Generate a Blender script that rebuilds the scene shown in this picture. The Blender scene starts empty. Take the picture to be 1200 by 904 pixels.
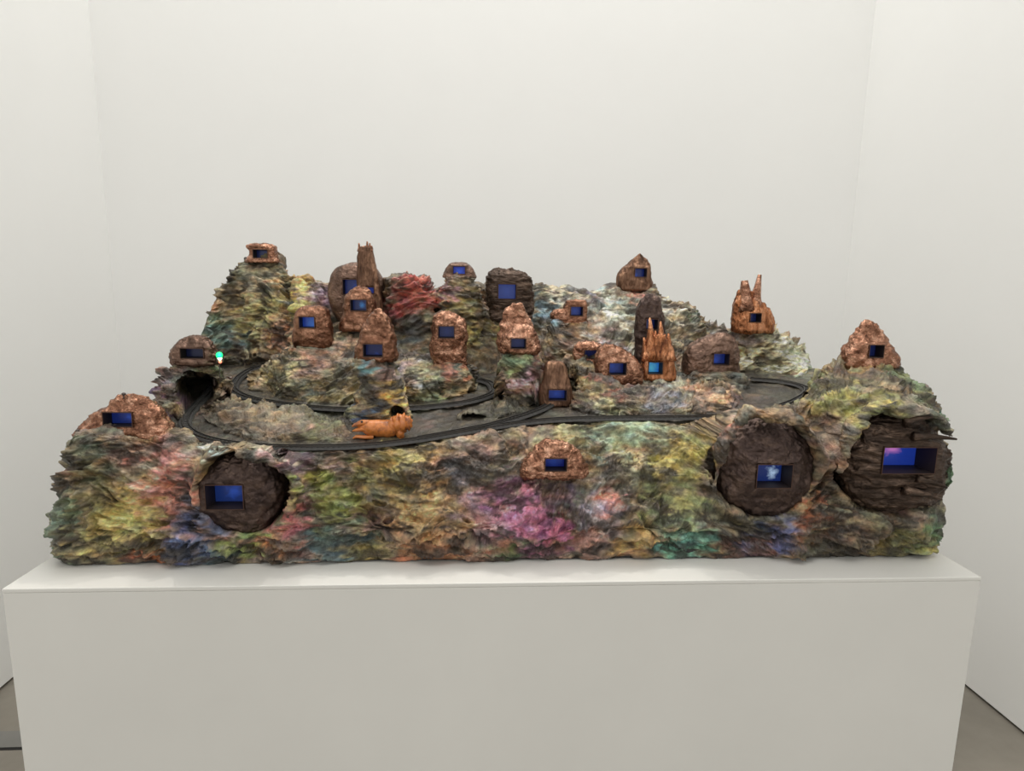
import bpy, bmesh, math, random
import numpy as np
from mathutils import Matrix, Vector

# ------------------------------------------------------------------ camera
sc = bpy.context.scene
col = sc.collection
F_PX = 723.354                      # focal length for a 1200 px wide frame
YAW, PITCH, ROLL = 0.0616772, 0.1623806, 0.0170891
CAM = np.array([-0.0903945, -1.2337035, 0.6311195])   # metres; z = 0 is the top of the plinth
FLOOR = -0.969
fw = np.array([math.sin(YAW)*math.cos(PITCH), math.cos(YAW)*math.cos(PITCH), -math.sin(PITCH)])
rt = np.array([math.cos(YAW), -math.sin(YAW), 0.0])
up = np.cross(rt, fw)
rt, up = (math.cos(ROLL)*rt + math.sin(ROLL)*up), (-math.sin(ROLL)*rt + math.cos(ROLL)*up)
cd = bpy.data.cameras.new('camera')
cam = bpy.data.objects.new('camera', cd); col.objects.link(cam)
cd.sensor_fit = 'HORIZONTAL'; cd.sensor_width = 36.0; cd.lens = 36.0*F_PX/1200.0
cd.clip_start = 0.05
cam.matrix_world = Matrix(((rt[0], up[0], -fw[0], CAM[0]), (rt[1], up[1], -fw[1], CAM[1]),
                           (rt[2], up[2], -fw[2], CAM[2]), (0, 0, 0, 1)))
sc.camera = cam

# ------------------------------------------------------------------ world, lights, exposure
sc.view_settings.view_transform = 'Standard'
sc.view_settings.look = 'None'
sc.view_settings.gamma = 1.0
sc.view_settings.use_curve_mapping = False
sc.view_settings.exposure = 0.0
W = bpy.data.worlds.new('gallery_ambient'); sc.world = W; W.use_nodes = True
W.node_tree.nodes['Background'].inputs[0].default_value = (1.0, 0.985, 0.945, 1)
W.node_tree.nodes['Background'].inputs[1].default_value = 0.92

def lamp(name, kind, loc, target, power, colour=(1, 1, 1), **kw):
    d = bpy.data.lights.new(name, kind); d.energy = power; d.color = colour
    for k, v in kw.items(): setattr(d, k, v)
    o = bpy.data.objects.new(name, d); col.objects.link(o); o.location = loc
    o.rotation_euler = (Vector(target)-Vector(loc)).to_track_quat('-Z', 'Y').to_euler()
    return o
lamp('ceiling_light_bank', 'AREA', (0, 1.2, 4.1), (0, 1.201, 0), 35, (1, 0.985, 0.95), shape='RECTANGLE', size=2.6, size_y=1.2)
lamp('ceiling_light_panel', 'AREA', (0, -1.3, 3.3), (0, -0.9, 0), 22, (1, 0.985, 0.95), shape='RECTANGLE', size=3.2, size_y=0.8)
lamp('track_spot', 'SPOT', (-0.55, 1.3, 2.9), (-0.4, 0.35, 0.1), 50, (1, 0.95, 0.88), spot_size=1.15, spot_blend=0.6, shadow_soft_size=0.012)
lamp('track_spot', 'SPOT', (0.65, 1.25, 2.9), (0.5, 0.35, 0.1), 50, (1, 0.95, 0.88), spot_size=1.15, spot_blend=0.6, shadow_soft_size=0.012)

# ------------------------------------------------------------------ helpers
rng = random.Random(4)
def ray(px, py): return fw + rt*(px-600)/F_PX - up*(py-452)/F_PX
def at(px, py, Y):
    d = ray(px, py); return CAM + d*((Y-CAM[1])/d[1])
def zp(X, Y): return 0.25 + 0.18*(Y-0.2) + 0.03*(X+0.5)      # level of the track plateau
def on_plateau(px, py, lift=0.0):
    d = ray(px, py)
    t = (0.25+0.18*(CAM[1]-0.2)+0.03*(CAM[0]+0.5)+lift-CAM[2])/(d[2]-0.18*d[1]-0.03*d[0])
    return CAM + d*t
def lin(c):
    return tuple(((v/255.0)/12.92 if v <= 10 else (((v/255.0)+0.055)/1.055)**2.4) for v in c)

# vectorised gradient noise
_p = np.random.RandomState(7).permutation(256).astype(np.int32)
_p = np.concatenate([_p, _p, _p])
_g = np.random.RandomState(11).normal(size=(256, 3)).astype(np.float32)
_g /= np.linalg.norm(_g, axis=1)[:, None]
def noise(P):
    P = np.asarray(P, np.float32); I = np.floor(P).astype(np.int32); Fr = P - I; I &= 255
    U = Fr*Fr*Fr*(Fr*(Fr*6-15)+10)
    out = 0
    for dx in (0, 1):
        wx = U[:, 0] if dx else 1-U[:, 0]
        a = _p[I[:, 0]+dx]
        for dy in (0, 1):
            wy = U[:, 1] if dy else 1-U[:, 1]
            b = _p[a+I[:, 1]+dy]
            for dz in (0, 1):
                wz = U[:, 2] if dz else 1-U[:, 2]
                g = _g[_p[b+I[:, 2]+dz]]
                out = out + wx*wy*wz*(g[:, 0]*(Fr[:, 0]-dx)+g[:, 1]*(Fr[:, 1]-dy)+g[:, 2]*(Fr[:, 2]-dz))
    return out*1.6
def fbm(P, o=3, lac=2.1, gain=0.5):
    s = 0; a = 1.0; P = np.asarray(P, np.float32)
    for i in range(o):
        s = s + a*noise(P); P = P*lac+17.3; a *= gain
    return s
def ridged(P, o=2):
    s = 0; a = 1.0; P = np.asarray(P, np.float32)
    for i in range(o):
        s = s + a*(1-2.2*np.abs(noise(P))); P = P*2.05+9.1; a *= 0.5
    return s
def sstep(a, b, x):
    t = np.clip((x-a)/(b-a), 0, 1); return t*t*(3-2*t)

def cr(C, n):
    """Catmull-Rom through the control rows C (M, ...) sampled at n places"""
    C = np.asarray(C, float); M = len(C)
    t = np.linspace(0, M-1, n); i = np.minimum(t.astype(int), M-2); f = t-i
    sh = (n,)+(1,)*(C.ndim-1); f = f.reshape(sh)
    E = np.concatenate([[2*C[0]-C[1]], C, [2*C[-1]-C[-2]]])
    a, b, c, d = E[i], E[i+1], E[i+2], E[i+3]
    return 0.5*(2*b+(c-a)*f+(2*a-5*b+4*c-d)*f*f+(3*b-a-3*c+d)*f*f*f)
def grid_normals(G, wrap=False):
    if wrap: du = np.roll(G, -1, 0)-np.roll(G, 1, 0)
    else: du = np.gradient(G, axis=0)
    dv = np.gradient(G, axis=1)
    n = np.cross(du, dv); l = np.linalg.norm(n, axis=2, keepdims=True); return n/np.maximum(l, 1e-12)
def quads(nu, nv, wrap=False):
    k = np.arange(nu*nv).reshape(nu, nv)
    if wrap: k = np.vstack([k, k[:1]])
    return np.stack([k[:-1, :-1], k[1:, :-1], k[1:, 1:], k[:-1, 1:]], -1).reshape(-1, 4)
def mesh_np(name, V, Q, colours=None):
    me = bpy.data.meshes.new(name); V = np.asarray(V, np.float32).reshape(-1, 3); Q = np.asarray(Q, np.int32)
    me.vertices.add(len(V)); me.vertices.foreach_set('co', V.ravel())
    me.loops.add(Q.size); me.loops.foreach_set('vertex_index', Q.ravel())
    me.polygons.add(len(Q)); me.polygons.foreach_set('loop_start', np.arange(0, Q.size, Q.shape[1], dtype=np.int32))
    me.polygons.foreach_set('use_smooth', np.ones(len(Q), bool))
    me.update(calc_edges=True)
    if colours is not None:
        at_ = me.color_attributes.new('pigment', 'FLOAT_COLOR', 'POINT')
        c = np.ones((len(V), 4), np.float32); c[:, :3] = colours; at_.data.foreach_set('color', c.ravel())
    return me
def link(name, me, mat=None, parent=None):
    o = bpy.data.objects.new(name, me); col.objects.link(o)
    if mat is not None: me.materials.append(mat)
    if parent is not None: o.parent = parent; o.matrix_parent_inverse = Matrix.Translation(-Vector(parent.location))
    return o
def thing(name, label, cat, loc, group=None):
    o = bpy.data.objects.new(name, None); col.objects.link(o); o.location = loc; o.empty_display_size = 0.05
    o['label'] = label; o['category'] = cat
    if group: o['group'] = group
    return o
def box_bm(bm, a, b):
    vs = [bm.verts.new((x, y, z)) for x in (a[0], b[0]) for y in (a[1], b[1]) for z in (a[2], b[2])]
    for f in ((0, 1, 3, 2), (4, 6, 7, 5), (0, 4, 5, 1), (2, 3, 7, 6), (0, 2, 6, 4), (1, 5, 7, 3)):
        bm.faces.new([vs[i] for i in f])
    return vs
def bm_obj(name, bm, mat, parent=None, bevel=0.0, smooth=False):
    bmesh.ops.recalc_face_normals(bm, faces=bm.faces)
    if bevel: bmesh.ops.bevel(bm, geom=bm.edges[:], offset=bevel, segments=2, affect='EDGES', profile=0.6)
    me = bpy.data.meshes.new(name); bm.to_mesh(me); bm.free()
    if smooth: me.polygons.foreach_set('use_smooth', np.ones(len(me.polygons), bool))
    return link(name, me, mat, parent)
def box(name, a, b, mat, parent=None, bevel=0.0):
    bm = bmesh.new(); box_bm(bm, a, b); return bm_obj(name, bm, mat, parent, bevel)
def struct(o): o['kind'] = 'structure'; return o

# ------------------------------------------------------------------ materials
def new_mat(name):
    m = bpy.data.materials.new(name); m.use_nodes = True; nt = m.node_tree
    return m, nt, nt.nodes['Principled BSDF']
def N(nt, kind, **kw):
    n = nt.nodes.new(kind)
    for k, v in kw.items():
        if k in n.inputs: n.inputs[k].default_value = v
        else: setattr(n, k, v)
    return n
def coord(nt, scale=(1, 1, 1)):
    tc = N(nt, 'ShaderNodeTexCoord'); mp = N(nt, 'ShaderNodeMapping'); mp.inputs['Scale'].default_value = scale
    nt.links.new(tc.outputs['Object'], mp.inputs[0]); return mp.outputs[0]
def noise_node(nt, vec, scale, detail=4, rough=0.6, dist=0.0):
    n = N(nt, 'ShaderNodeTexNoise'); n.inputs['Scale'].default_value = scale; n.inputs['Detail'].default_value = detail
    n.inputs['Roughness'].default_value = rough; n.inputs['Distortion'].default_value = dist
    nt.links.new(vec, n.inputs['Vector']); return n.outputs['Fac']
def ramp(nt, fac, stops):
    r = N(nt, 'ShaderNodeValToRGB'); e = r.color_ramp.elements
    while len(e) < len(stops): e.new(0.5)
    for k, (p, c) in enumerate(stops): e[k].position = p; e[k].color = (*c, 1) if len(c) == 3 else c
    nt.links.new(fac, r.inputs[0]); return r.outputs[0]
def bump(nt, b, h, strength, dist, prev=None):
    n = N(nt, 'ShaderNodeBump'); n.inputs['Strength'].default_value = strength; n.inputs['Distance'].default_value = dist
    nt.links.new(h, n.inputs['Height'])
    if prev is not None: nt.links.new(prev, n.inputs['Normal'])
    nt.links.new(n.outputs[0], b.inputs['Normal']); return n.outputs[0]
def paint_mat(name, rgb, rough=0.55, var=0.02, scale=3.0, bmp=0.02):
    m, nt, b = new_mat(name); v = coord(nt)
    n = noise_node(nt, v, scale, 5)
    c = [max(0, x*(1-var*3)) for x in rgb], [min(1, x*(1+var)) for x in rgb]
    nt.links.new(ramp(nt, n, [(0.3, c[0]), (0.7, c[1])]), b.inputs['Base Color'])
    b.inputs['Roughness'].default_value = rough
    bump(nt, b, noise_node(nt, v, 180, 3), bmp, 0.002)
    return m
M_WALL = paint_mat('white_wall_paint', (0.92, 0.92, 0.905), 0.75, 0.006, 1.2)
M_PLINTH = paint_mat('plinth_white_paint', (0.735, 0.725, 0.685), 0.5, 0.012, 2.5)
M_FLOOR = paint_mat('polished_concrete', (0.27, 0.245, 0.205), 0.42, 0.08, 3.5, 0.05)
M_FLOOR2 = paint_mat('darker_floor_strip', (0.22, 0.215, 0.20), 0.4, 0.05, 6)  # darker, greyer than the floor, for the narrow strip at left
M_GAP = paint_mat('shadow_gap_black', (0.015, 0.014, 0.013), 0.9, 0.02)

def rock_mat():
    m, nt, b = new_mat('painted_rock_crust'); v = coord(nt)
    a = N(nt, 'ShaderNodeAttribute', attribute_name='pigment')
    n1 = noise_node(nt, coord(nt, (1, 1, 1.8)), 70, 6, 0.7, 0.6)
    k = ramp(nt, n1, [(0.28, (0.50, 0.48, 0.45)), (0.5, (0.92, 0.92, 0.92)), (0.72, (1.4, 1.36, 1.3))])
    mx = N(nt, 'ShaderNodeMix', data_type='RGBA', blend_type='MULTIPLY'); mx.inputs[0].default_value = 1.0
    nt.links.new(a.outputs['Color'], mx.inputs[6]); nt.links.new(k, mx.inputs[7])
    hs = N(nt, 'ShaderNodeHueSaturation'); hs.inputs['Saturation'].default_value = 1.0
    nt.links.new(mx.outputs[2], hs.inputs['Color'])
    hn = noise_node(nt, v, 45, 4)
    mr = N(nt, 'ShaderNodeMapRange'); mr.inputs['To Min'].default_value = 0.475; mr.inputs['To Max'].default_value = 0.525
    nt.links.new(hn, mr.inputs[0]); nt.links.new(mr.outputs[0], hs.inputs['Hue'])
    nt.links.new(hs.outputs[0], b.inputs['Base Color'])
    b.inputs['Roughness'].default_value = 0.34
    b.inputs['Specular IOR Level'].default_value = 0.6
    w = N(nt, 'ShaderNodeTexVoronoi', feature='F1'); w.inputs['Scale'].default_value = 110
    dn = N(nt, 'ShaderNodeMix', data_type='VECTOR'); dn.inputs[0].default_value = 0.12
    nc = N(nt, 'ShaderNodeTexNoise'); nc.inputs['Scale'].default_value = 40; nt.links.new(v, nc.inputs['Vector'])
    v2 = coord(nt, (1, 1, 2.2))
    nt.links.new(v2, dn.inputs[4]); nt.links.new(nc.outputs['Color'], dn.inputs[5])
    nt.links.new(dn.outputs[1], w.inputs['Vector'])
    p = bump(nt, b, w.outputs['Distance'], 0.35, 0.006)
    bump(nt, b, noise_node(nt, v, 200, 5, 0.65), 0.7, 0.005, p)
    return m
M_ROCK = rock_mat()

def copper_mat(name, lo, mid, hi, rough, streak=(1, 1, 1), scale=30):
    m, nt, b = new_mat(name); v = coord(nt, streak)
    n = noise_node(nt, v, scale, 6, 0.65, 0.5)
    nt.links.new(ramp(nt, n, [(0.30, lo), (0.5, mid), (0.72, hi)]), b.inputs['Base Color'])
    b.inputs['Metallic'].default_value = 0.88
    r2 = noise_node(nt, v, scale*2.3, 4)
    mr = N(nt, 'ShaderNodeMapRange'); mr.inputs['To Min'].default_value = rough-0.08; mr.inputs['To Max'].default_value = rough+0.18
    nt.links.new(r2, mr.inputs[0]); nt.links.new(mr.outputs[0], b.inputs['Roughness'])
    vo = N(nt, 'ShaderNodeTexVoronoi', feature='F1'); vo.inputs['Scale'].default_value = scale*3.2
    mv = N(nt, 'ShaderNodeVectorMath', operation='MULTIPLY_ADD'); mv.inputs[1].default_value = (0.02, 0.02, 0.02)
    nz = N(nt, 'ShaderNodeTexNoise'); nz.inputs['Scale'].default_value = scale*1.5; nt.links.new(v, nz.inputs['Vector'])
    nt.links.new(nz.outputs['Color'], mv.inputs[0]); nt.links.new(v, mv.inputs[2]); nt.links.new(mv.outputs[0], vo.inputs['Vector'])
    p = bump(nt, b, vo.outputs['Distance'], 0.35, 0.007)
    bump(nt, b, noise_node(nt, v, scale*3, 4, 0.6, 1.5), 0.6, 0.005, p)
    return m
M_COP = {
 'bright': copper_mat('beaten_bright_copper', (0.10, 0.04, 0.024), (0.32, 0.155, 0.095), (0.78, 0.46, 0.32), 0.22, scale=42),
 'streak': copper_mat('streaked_orange_copper', (0.09, 0.03, 0.018), (0.36, 0.14, 0.06), (0.72, 0.36, 0.20), 0.22, (1, 1, 0.22), 46),
 'brown': copper_mat('tarnished_brown_copper', (0.075, 0.045, 0.034), (0.17, 0.105, 0.078), (0.34, 0.215, 0.16), 0.30, scale=26),
 'brownstreak': copper_mat('streaked_brown_copper', (0.06, 0.032, 0.022), (0.17, 0.092, 0.058), (0.40, 0.23, 0.145), 0.36, (1, 1, 0.25), 44),
 'bronze': copper_mat('dark_patinated_bronze', (0.035, 0.024, 0.022), (0.085, 0.058, 0.05), (0.17, 0.115, 0.09), 0.40, scale=24),
 'bark': copper_mat('dark_grained_bronze', (0.025, 0.017, 0.013), (0.08, 0.055, 0.042), (0.22, 0.15, 0.11), 0.36, (0.35, 1, 1.3), 36),
 'rust': copper_mat('reddish_hammered_copper', (0.08, 0.034, 0.02), (0.21, 0.098, 0.058), (0.46, 0.25, 0.16), 0.26, scale=28),
}
M_DARK = paint_mat('window_recess_black', (0.022, 0.014, 0.012), 0.6, 0.05)
M_BEZEL = paint_mat('copper_edge_strip', (0.13, 0.075, 0.055), 0.4, 0.06, 60)
M_BEZEL.node_tree.nodes['Principled BSDF'].inputs['Metallic'].default_value = 0.8
M_RAIL = paint_mat('blackened_rail_metal', (0.10, 0.095, 0.09), 0.32, 0.05, 40)
M_RAIL.node_tree.nodes['Principled BSDF'].inputs['Metallic'].default_value = 0.7
M_BED = paint_mat('black_ballast', (0.04, 0.038, 0.036), 0.7, 0.15, 120, 0.5)
M_PIN = paint_mat('dark_pin_metal', (0.06, 0.045, 0.04), 0.5, 0.05)

SCREEN_GAIN = 0.31
def screen_mat(base, glow, gain, size, cx, cz, seed, soft=0.5):
    """a lit video picture: deep blue field with one paler cloud"""
    m, nt, b = new_mat('lit_video_screen')
    b.inputs['Base Color'].default_value = (0.01, 0.01, 0.015, 1); b.inputs['Roughness'].default_value = 0.25
    tc = N(nt, 'ShaderNodeTexCoord')
    sub = N(nt, 'ShaderNodeVectorMath', operation='SUBTRACT'); sub.inputs[1].default_value = (cx, 0.5, cz)
    nt.links.new(tc.outputs['Generated'], sub.inputs[0])
    sq = N(nt, 'ShaderNodeVectorMath', operation='MULTIPLY'); sq.inputs[1].default_value = (1.0, 0, 0.7)
    nt.links.new(sub.outputs[0], sq.inputs[0])
    ln = N(nt, 'ShaderNodeVectorMath', operation='LENGTH'); nt.links.new(sq.outputs[0], ln.inputs[0])
    mp = N(nt, 'ShaderNodeMapping'); mp.inputs['Location'].default_value = (seed*3.1, seed, seed*1.7)
    nt.links.new(tc.outputs['Generated'], mp.inputs[0])
    nz = noise_node(nt, mp.outputs[0], 4.0, 5, 0.6, 0.8)
    ad = N(nt, 'ShaderNodeMath', operation='MULTIPLY_ADD'); ad.inputs[1].default_value = -soft; ad.inputs[2].default_value = soft*0.5
    nt.links.new(nz, ad.inputs[0])
    su = N(nt, 'ShaderNodeMath', operation='ADD'); nt.links.new(ln.outputs['Value'], su.inputs[0]); nt.links.new(ad.outputs[0], su.inputs[1])
    c = ramp(nt, su.outputs[0], [(0.0, glow), (size, [0.5*(x+y) for x, y in zip(glow, base)]), (size*2.0, base), (1.0, [x*0.6 for x in base])])
    nt.links.new(c, b.inputs['Emission Color']); b.inputs['Emission Strength'].default_value = gain*SCREEN_GAIN
    return m

# ------------------------------------------------------------------ the room: a shallow white bay
XW, YB, HT = 1.93, 2.06, 4.3
fl = struct(box('floor', (-12, -14.0, FLOOR-0.1), (12, YB+0.2, FLOOR), M_FLOOR))
struct(box('wall_back', (-XW-0.15, YB, FLOOR+0.012), (XW+0.15, YB+0.15, HT), M_WALL))
struct(box('wall_left', (-XW-0.15, -0.6, FLOOR+0.012), (-XW, YB, HT), M_WALL))
struct(box('wall_right', (XW, -0.6, FLOOR+0.012), (XW+0.15, YB, HT), M_WALL))
struct(box('trim_1', (-XW-0.12, -0.58, FLOOR), (-XW-0.02, YB+0.1, FLOOR+0.012), M_GAP))
struct(box('trim_2', (XW+0.02, -0.58, FLOOR), (XW+0.12, YB+0.1, FLOOR+0.012), M_GAP))
struct(box('trim_3', (-XW, YB+0.02, FLOOR), (XW, YB+0.12, FLOOR+0.012), M_GAP))
struct(box('trim_4', (-XW, 0.755, FLOOR-0.004), (-1.1, 0.835, FLOOR+0.0015), M_FLOOR2))
struct(box('trim_5', (-XW, 0.742, FLOOR-0.004), (-1.1, 0.755, FLOOR+0.001), M_GAP))

# ------------------------------------------------------------------ plinth
PD = 1.16
pl = thing('plinth', 'long white painted gallery plinth under the mountain sculpture', 'plinth', (0, PD/2, FLOOR))
box('body', (-1.0494, 0.0006, FLOOR), (1.0494, PD-0.001, -0.0095), M_PLINTH, pl, 0.001)
box('top_panel', (-1.05, 0, -0.0093), (1.05, PD, 0), M_PLINTH, pl, 0.002)

# ------------------------------------------------------------------ pigment
# patches of paint on the rock: picture position, depth it lies at, size, colour
PATCH = []
def patches(Y, lst):
    for px, py, r, c in lst:
        P = at(px, py, Y); PATCH.append((P, 1.15*r*(Y-CAM[1])/F_PX, np.array(lin(c))))
patches(0.12, [
 (100,555,40,(125,118,85)),(150,610,55,(175,165,80)),(205,585,45,(190,105,100)),(185,555,35,(205,120,118)),(245,525,22,(135,175,175)),
 (235,630,36,(50,95,160)),(250,600,25,(70,100,150)),(180,648,26,(190,90,50)),(320,520,26,(200,145,145)),(345,540,22,(150,95,150)),(362,560,26,(130,140,40)),(400,590,38,(125,135,55)),
 (395,630,36,(55,100,115)),(350,612,28,(175,85,105)),(330,632,20,(200,120,60)),(455,555,46,(160,148,75)),(500,600,55,(175,142,95)),(540,560,28,(105,112,135)),
 (565,600,36,(180,135,150)),(600,595,44,(180,85,155)),(635,620,40,(165,65,130)),(600,645,26,(80,125,55)),(505,645,46,(160,92,55)),(700,600,38,(150,140,165)),
 (722,590,16,(210,100,90)),(752,556,34,(185,172,130)),(740,520,56,(125,160,140)),(680,512,40,(160,160,115)),(800,540,38,(155,145,55)),(792,600,46,(140,150,90)),
 (800,635,46,(60,165,155)),(740,635,36,(180,145,75)),(690,632,36,(155,110,105)),(865,642,36,(125,75,60)),(900,630,36,(65,90,160)),(940,608,30,(170,90,55)),
 (965,640,40,(85,85,65)),(1040,640,46,(115,112,55)),(1090,625,34,(80,135,90)),(1078,642,24,(180,165,55)),(100,528,28,(95,112,95)),(66,600,30,(100,130,108)),
 (60,650,30,(75,112,90)),(300,640,30,(120,140,60)),(270,645,24,(70,110,120)),(430,645,30,(150,140,60)),(560,640,30,(150,100,80)),(650,585,26,(120,95,120)),
 (840,500,14,(190,110,105)),(900,478,30,(150,125,95)),(1000,475,40,(150,150,75)),(1060,478,34,(135,125,115)),(965,560,24,(110,80,70)),(1110,560,30,(85,130,95)),(980,620,30,(100,70,60))])
patches(0.3, [(1040,445,40,(112,135,88)),(1082,470,24,(60,140,120)),(1078,452,11,(200,120,110)),(980,465,30,(130,150,85)),(300,495,40,(165,145,122)),
 (380,500,30,(120,132,88)),(260,490,22,(150,125,120)),(580,480,30,(110,110,90))])
patches(0.34, [(430,424,15,(75,145,165)),(450,441,14,(195,160,168)),(437,478,14,(20,105,160)),(424,486,11,(50,95,170)),(468,468,18,(195,155,45)),(470,430,10,(90,140,120))])
patches(0.87, [(258,388,22,(90,160,165)),(245,365,14,(205,140,110)),(336,322,14,(210,135,105)),(350,330,14,(225,185,70)),(330,395,20,(200,140,110)),(370,345,18,(160,130,160))])
patches(0.45, [(200,470,18,(115,75,125)),(195,440,22,(130,105,110)),(430,425,14,(80,140,155)),(450,440,13,(190,155,165)),(438,480,14,(30,110,140)),(466,468,18,(180,145,55)),
 (615,440,14,(200,145,170)),(600,420,18,(130,155,110)),(630,430,12,(170,100,95)),(700,470,28,(155,145,95)),(715,460,16,(170,75,75)),(690,480,14,(150,110,160)),(765,462,26,(125,128,150)),
 (825,470,32,(185,140,112)),(850,478,18,(155,130,155)),(800,485,20,(110,130,110)),(250,435,20,(100,130,85)),(270,425,16,(150,100,85))])
patches(0.55, [(330,440,40,(165,155,110)),(350,428,22,(175,110,105)),(400,450,22,(155,142,98)),(395,405,20,(170,130,110)),(500,450,28,(150,162,125)),(528,430,22,(190,110,85)),
 (520,470,18,(115,145,75)),(480,440,20,(140,130,150)),(730,450,20,(110,90,110)),(780,445,24,(150,160,150))])
patches(0.9, [(275,348,26,(165,145,112)),(300,382,28,(172,165,100)),(312,332,22,(150,148,125)),(285,318,16,(140,140,115)),(262,372,18,(140,150,95)),(322,352,20,(180,165,95)),
 (660,345,24,(178,178,158)),(710,362,30,(155,172,168)),(690,386,28,(178,172,168)),(790,376,26,(185,178,155)),(745,402,24,(155,162,150)),(782,402,20,(172,165,145)),(840,392,22,(150,145,150))])
patches(0.66, [(915,412,30,(205,205,168)),(935,428,22,(140,190,160)),(895,425,24,(195,185,140)),(905,440,18,(170,175,150))])
patches(0.8, [(262,390,20,(80,140,155)),(300,360,34,(150,148,88)),(346,333,18,(215,180,75)),(325,318,11,(210,130,105)),(380,348,20,(150,115,155)),(330,392,26,(200,132,98)),
 (350,362,18,(195,185,75)),(290,410,24,(155,142,120)),(250,360,16,(200,130,105)),(290,335,18,(130,130,125)),(485,345,30,(200,70,75)),(470,360,20,(190,70,80)),(540,352,20,(155,142,85)),(545,385,28,(180,168,85)),(515,340,12,(150,110,140)),
 (480,390,28,(80,88,90)),(690,332,28,(105,120,170)),(640,362,22,(70,130,160)),(720,392,28,(165,175,160)),(760,340,16,(215,110,110)),(800,360,28,(190,180,160)),
 (822,374,13,(105,145,120)),(700,404,26,(175,150,175)),(716,398,16,(75,105,65)),(655,340,16,(175,175,150)),(735,360,22,(150,160,150)),(920,420,28,(190,195,160)),(940,428,16,(100,165,140)),
 (880,405,16,(100,90,60)),(600,390,30,(150,150,90)),(850,400,20,(150,140,150))])
BASE = np.array([lin(c) for c in ((120,112,86), (112,122,104), (108,84,70), (142,112,112), (150,130,88), (96,104,100), (138,124,110))])
def pigment(P, tint=None):
    n = len(P); P = P.astype(np.float32)
    Wp = P + np.stack([0.030*fbm(P*9+k*31.7, 2, gain=0.6)+0.016*fbm(P*np.array([30, 30, 52])+k*17.1, 2) for k in range(3)], 1)*np.array([1.3, 1, 0.8], np.float32)
    st = noise(P*np.array([11, 14, 58])+19.0)+0.6*noise(P*np.array([22, 26, 120])+63.0)
    Wp[:, 0] += 0.045*st; Wp[:, 2] += 0.022*noise(P*np.array([16, 18, 70])+37.0)
    w = np.stack([np.exp(3.4*noise(Wp*(5.5+0.9*k)*np.array([1, 1, 1.6])+k*53.1)) for k in range(len(BASE))], 1)
    c = (w[:, :, None]*BASE[None]).sum(1)/w.sum(1)[:, None]
    q = Wp*np.array([1, 0.28, 1], np.float32)
    acc = np.zeros((n, 3)); aw = np.zeros(n); mxw = np.zeros(n)
    for (C, r, colr) in PATCH:
        Cq = C*np.array([1, 0.28, 1]); i = np.nonzero((np.abs(q[:, 0]-Cq[0]) < 1.6*r) & (np.abs(q[:, 2]-Cq[2]) < 1.6*r))[0]
        if not len(i): continue
        d2 = ((q[i]-Cq[None])**2).sum(1)/(r*r)
        k0 = np.exp(-1.7*d2); k = k0**2.5; acc[i] += k[:, None]*colr; aw[i] += k; mxw[i] = np.maximum(mxw[i], k0)
    pt = acc/np.maximum(aw, 1e-9)[:, None]
    m = 0.5+0.5*noise(P*np.array([38, 38, 70])+5.5)
    a = np.clip(sstep(0.15, 0.8, mxw*(0.5+0.9*m)), 0, 0.92)[:, None]
    lum = pt.mean(1, keepdims=True); pt = pt*0.66+0.34*lum*np.array([[1.12, 1.0, 0.80]])
    c = c*(1-a)+pt*a
    f = noise(P*np.array([24, 24, 44])+91)[:, None]; g = noise(P*np.array([30, 30, 50])+41)[:, None]
    c = c*(1+0.30*f*np.array([[1.0, 0.5, -0.4]])+0.22*g*np.array([[-0.5, 0.6, 0.9]]))
    s = noise(P*np.array([70, 70, 130])+11)
    c = c*(1+0.5*s)[:, None]*(0.96+0.5*noise(P*np.array([13, 13, 34])+77))[:, None]
    dk = sstep(-0.10, 0.50, fbm(Wp*np.array([10, 10, 24])+47.0, 2))[:, None]*0.78        # old dark varnish, in streaks of its own
    c = c*(1-dk)+dk*np.array([[0.030, 0.024, 0.018]])
    if tint is not None: c = c*(1-tint[1])+tint[1]*np.array(tint[0])[None]*(0.6+0.8*m[:, None])
    c = c*PIG_GAIN*np.array([[1.05, 1.0, 0.92]]); l = np.maximum(c.mean(1, keepdims=True), 1e-4)
    c = c*(l/0.17)**0.36
    return np.clip(c, 0.005, 0.75)
PIG_GAIN = 1.28

# ------------------------------------------------------------------ where the tracks run
TRACKS = [
 [(250,450),(240,464),(226,478),(217,492),(221,503),(240,513),(275,520),(320,523.5),(370,524),(430,522),(490,515),(550,505),(600,497),(650,492),(710,490),(780,489.5),(840,488),(885,483),(920,474),(942,463),(943,454),(915,447),(880,444)],
 [(302,430),(290,435),(278,444),(274,456),(292,466),(330,473),(375,478),(420,480),(470,479),(520,475),(556,469),(578,460),(576,450),(562,445)],
 [(660,457),(652,467),(636,478),(610,488),(575,498),(530,507),(490,514)]]
def track_line(pts):
    C = cr(np.array([on_plateau(px, py, 0.004) for px, py in pts]), 500)
    L = np.concatenate([[0], np.cumsum(np.linalg.norm(np.diff(C, axis=0), axis=1))]); m = int(L[-1]/0.006)
    return np.stack([np.interp(np.linspace(0, L[-1], m), L, C[:, k]) for k in range(3)], 1)
LINES = [track_line(t) for t in TRACKS]
_all = np.concatenate(LINES); RES = 0.004
_gx = np.arange(-1.1, 1.1, RES); _gy = np.arange(0.0, 1.1, RES)
_DF = np.full((len(_gx), len(_gy)), 9.0); _ZF = np.zeros_like(_DF)
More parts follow.
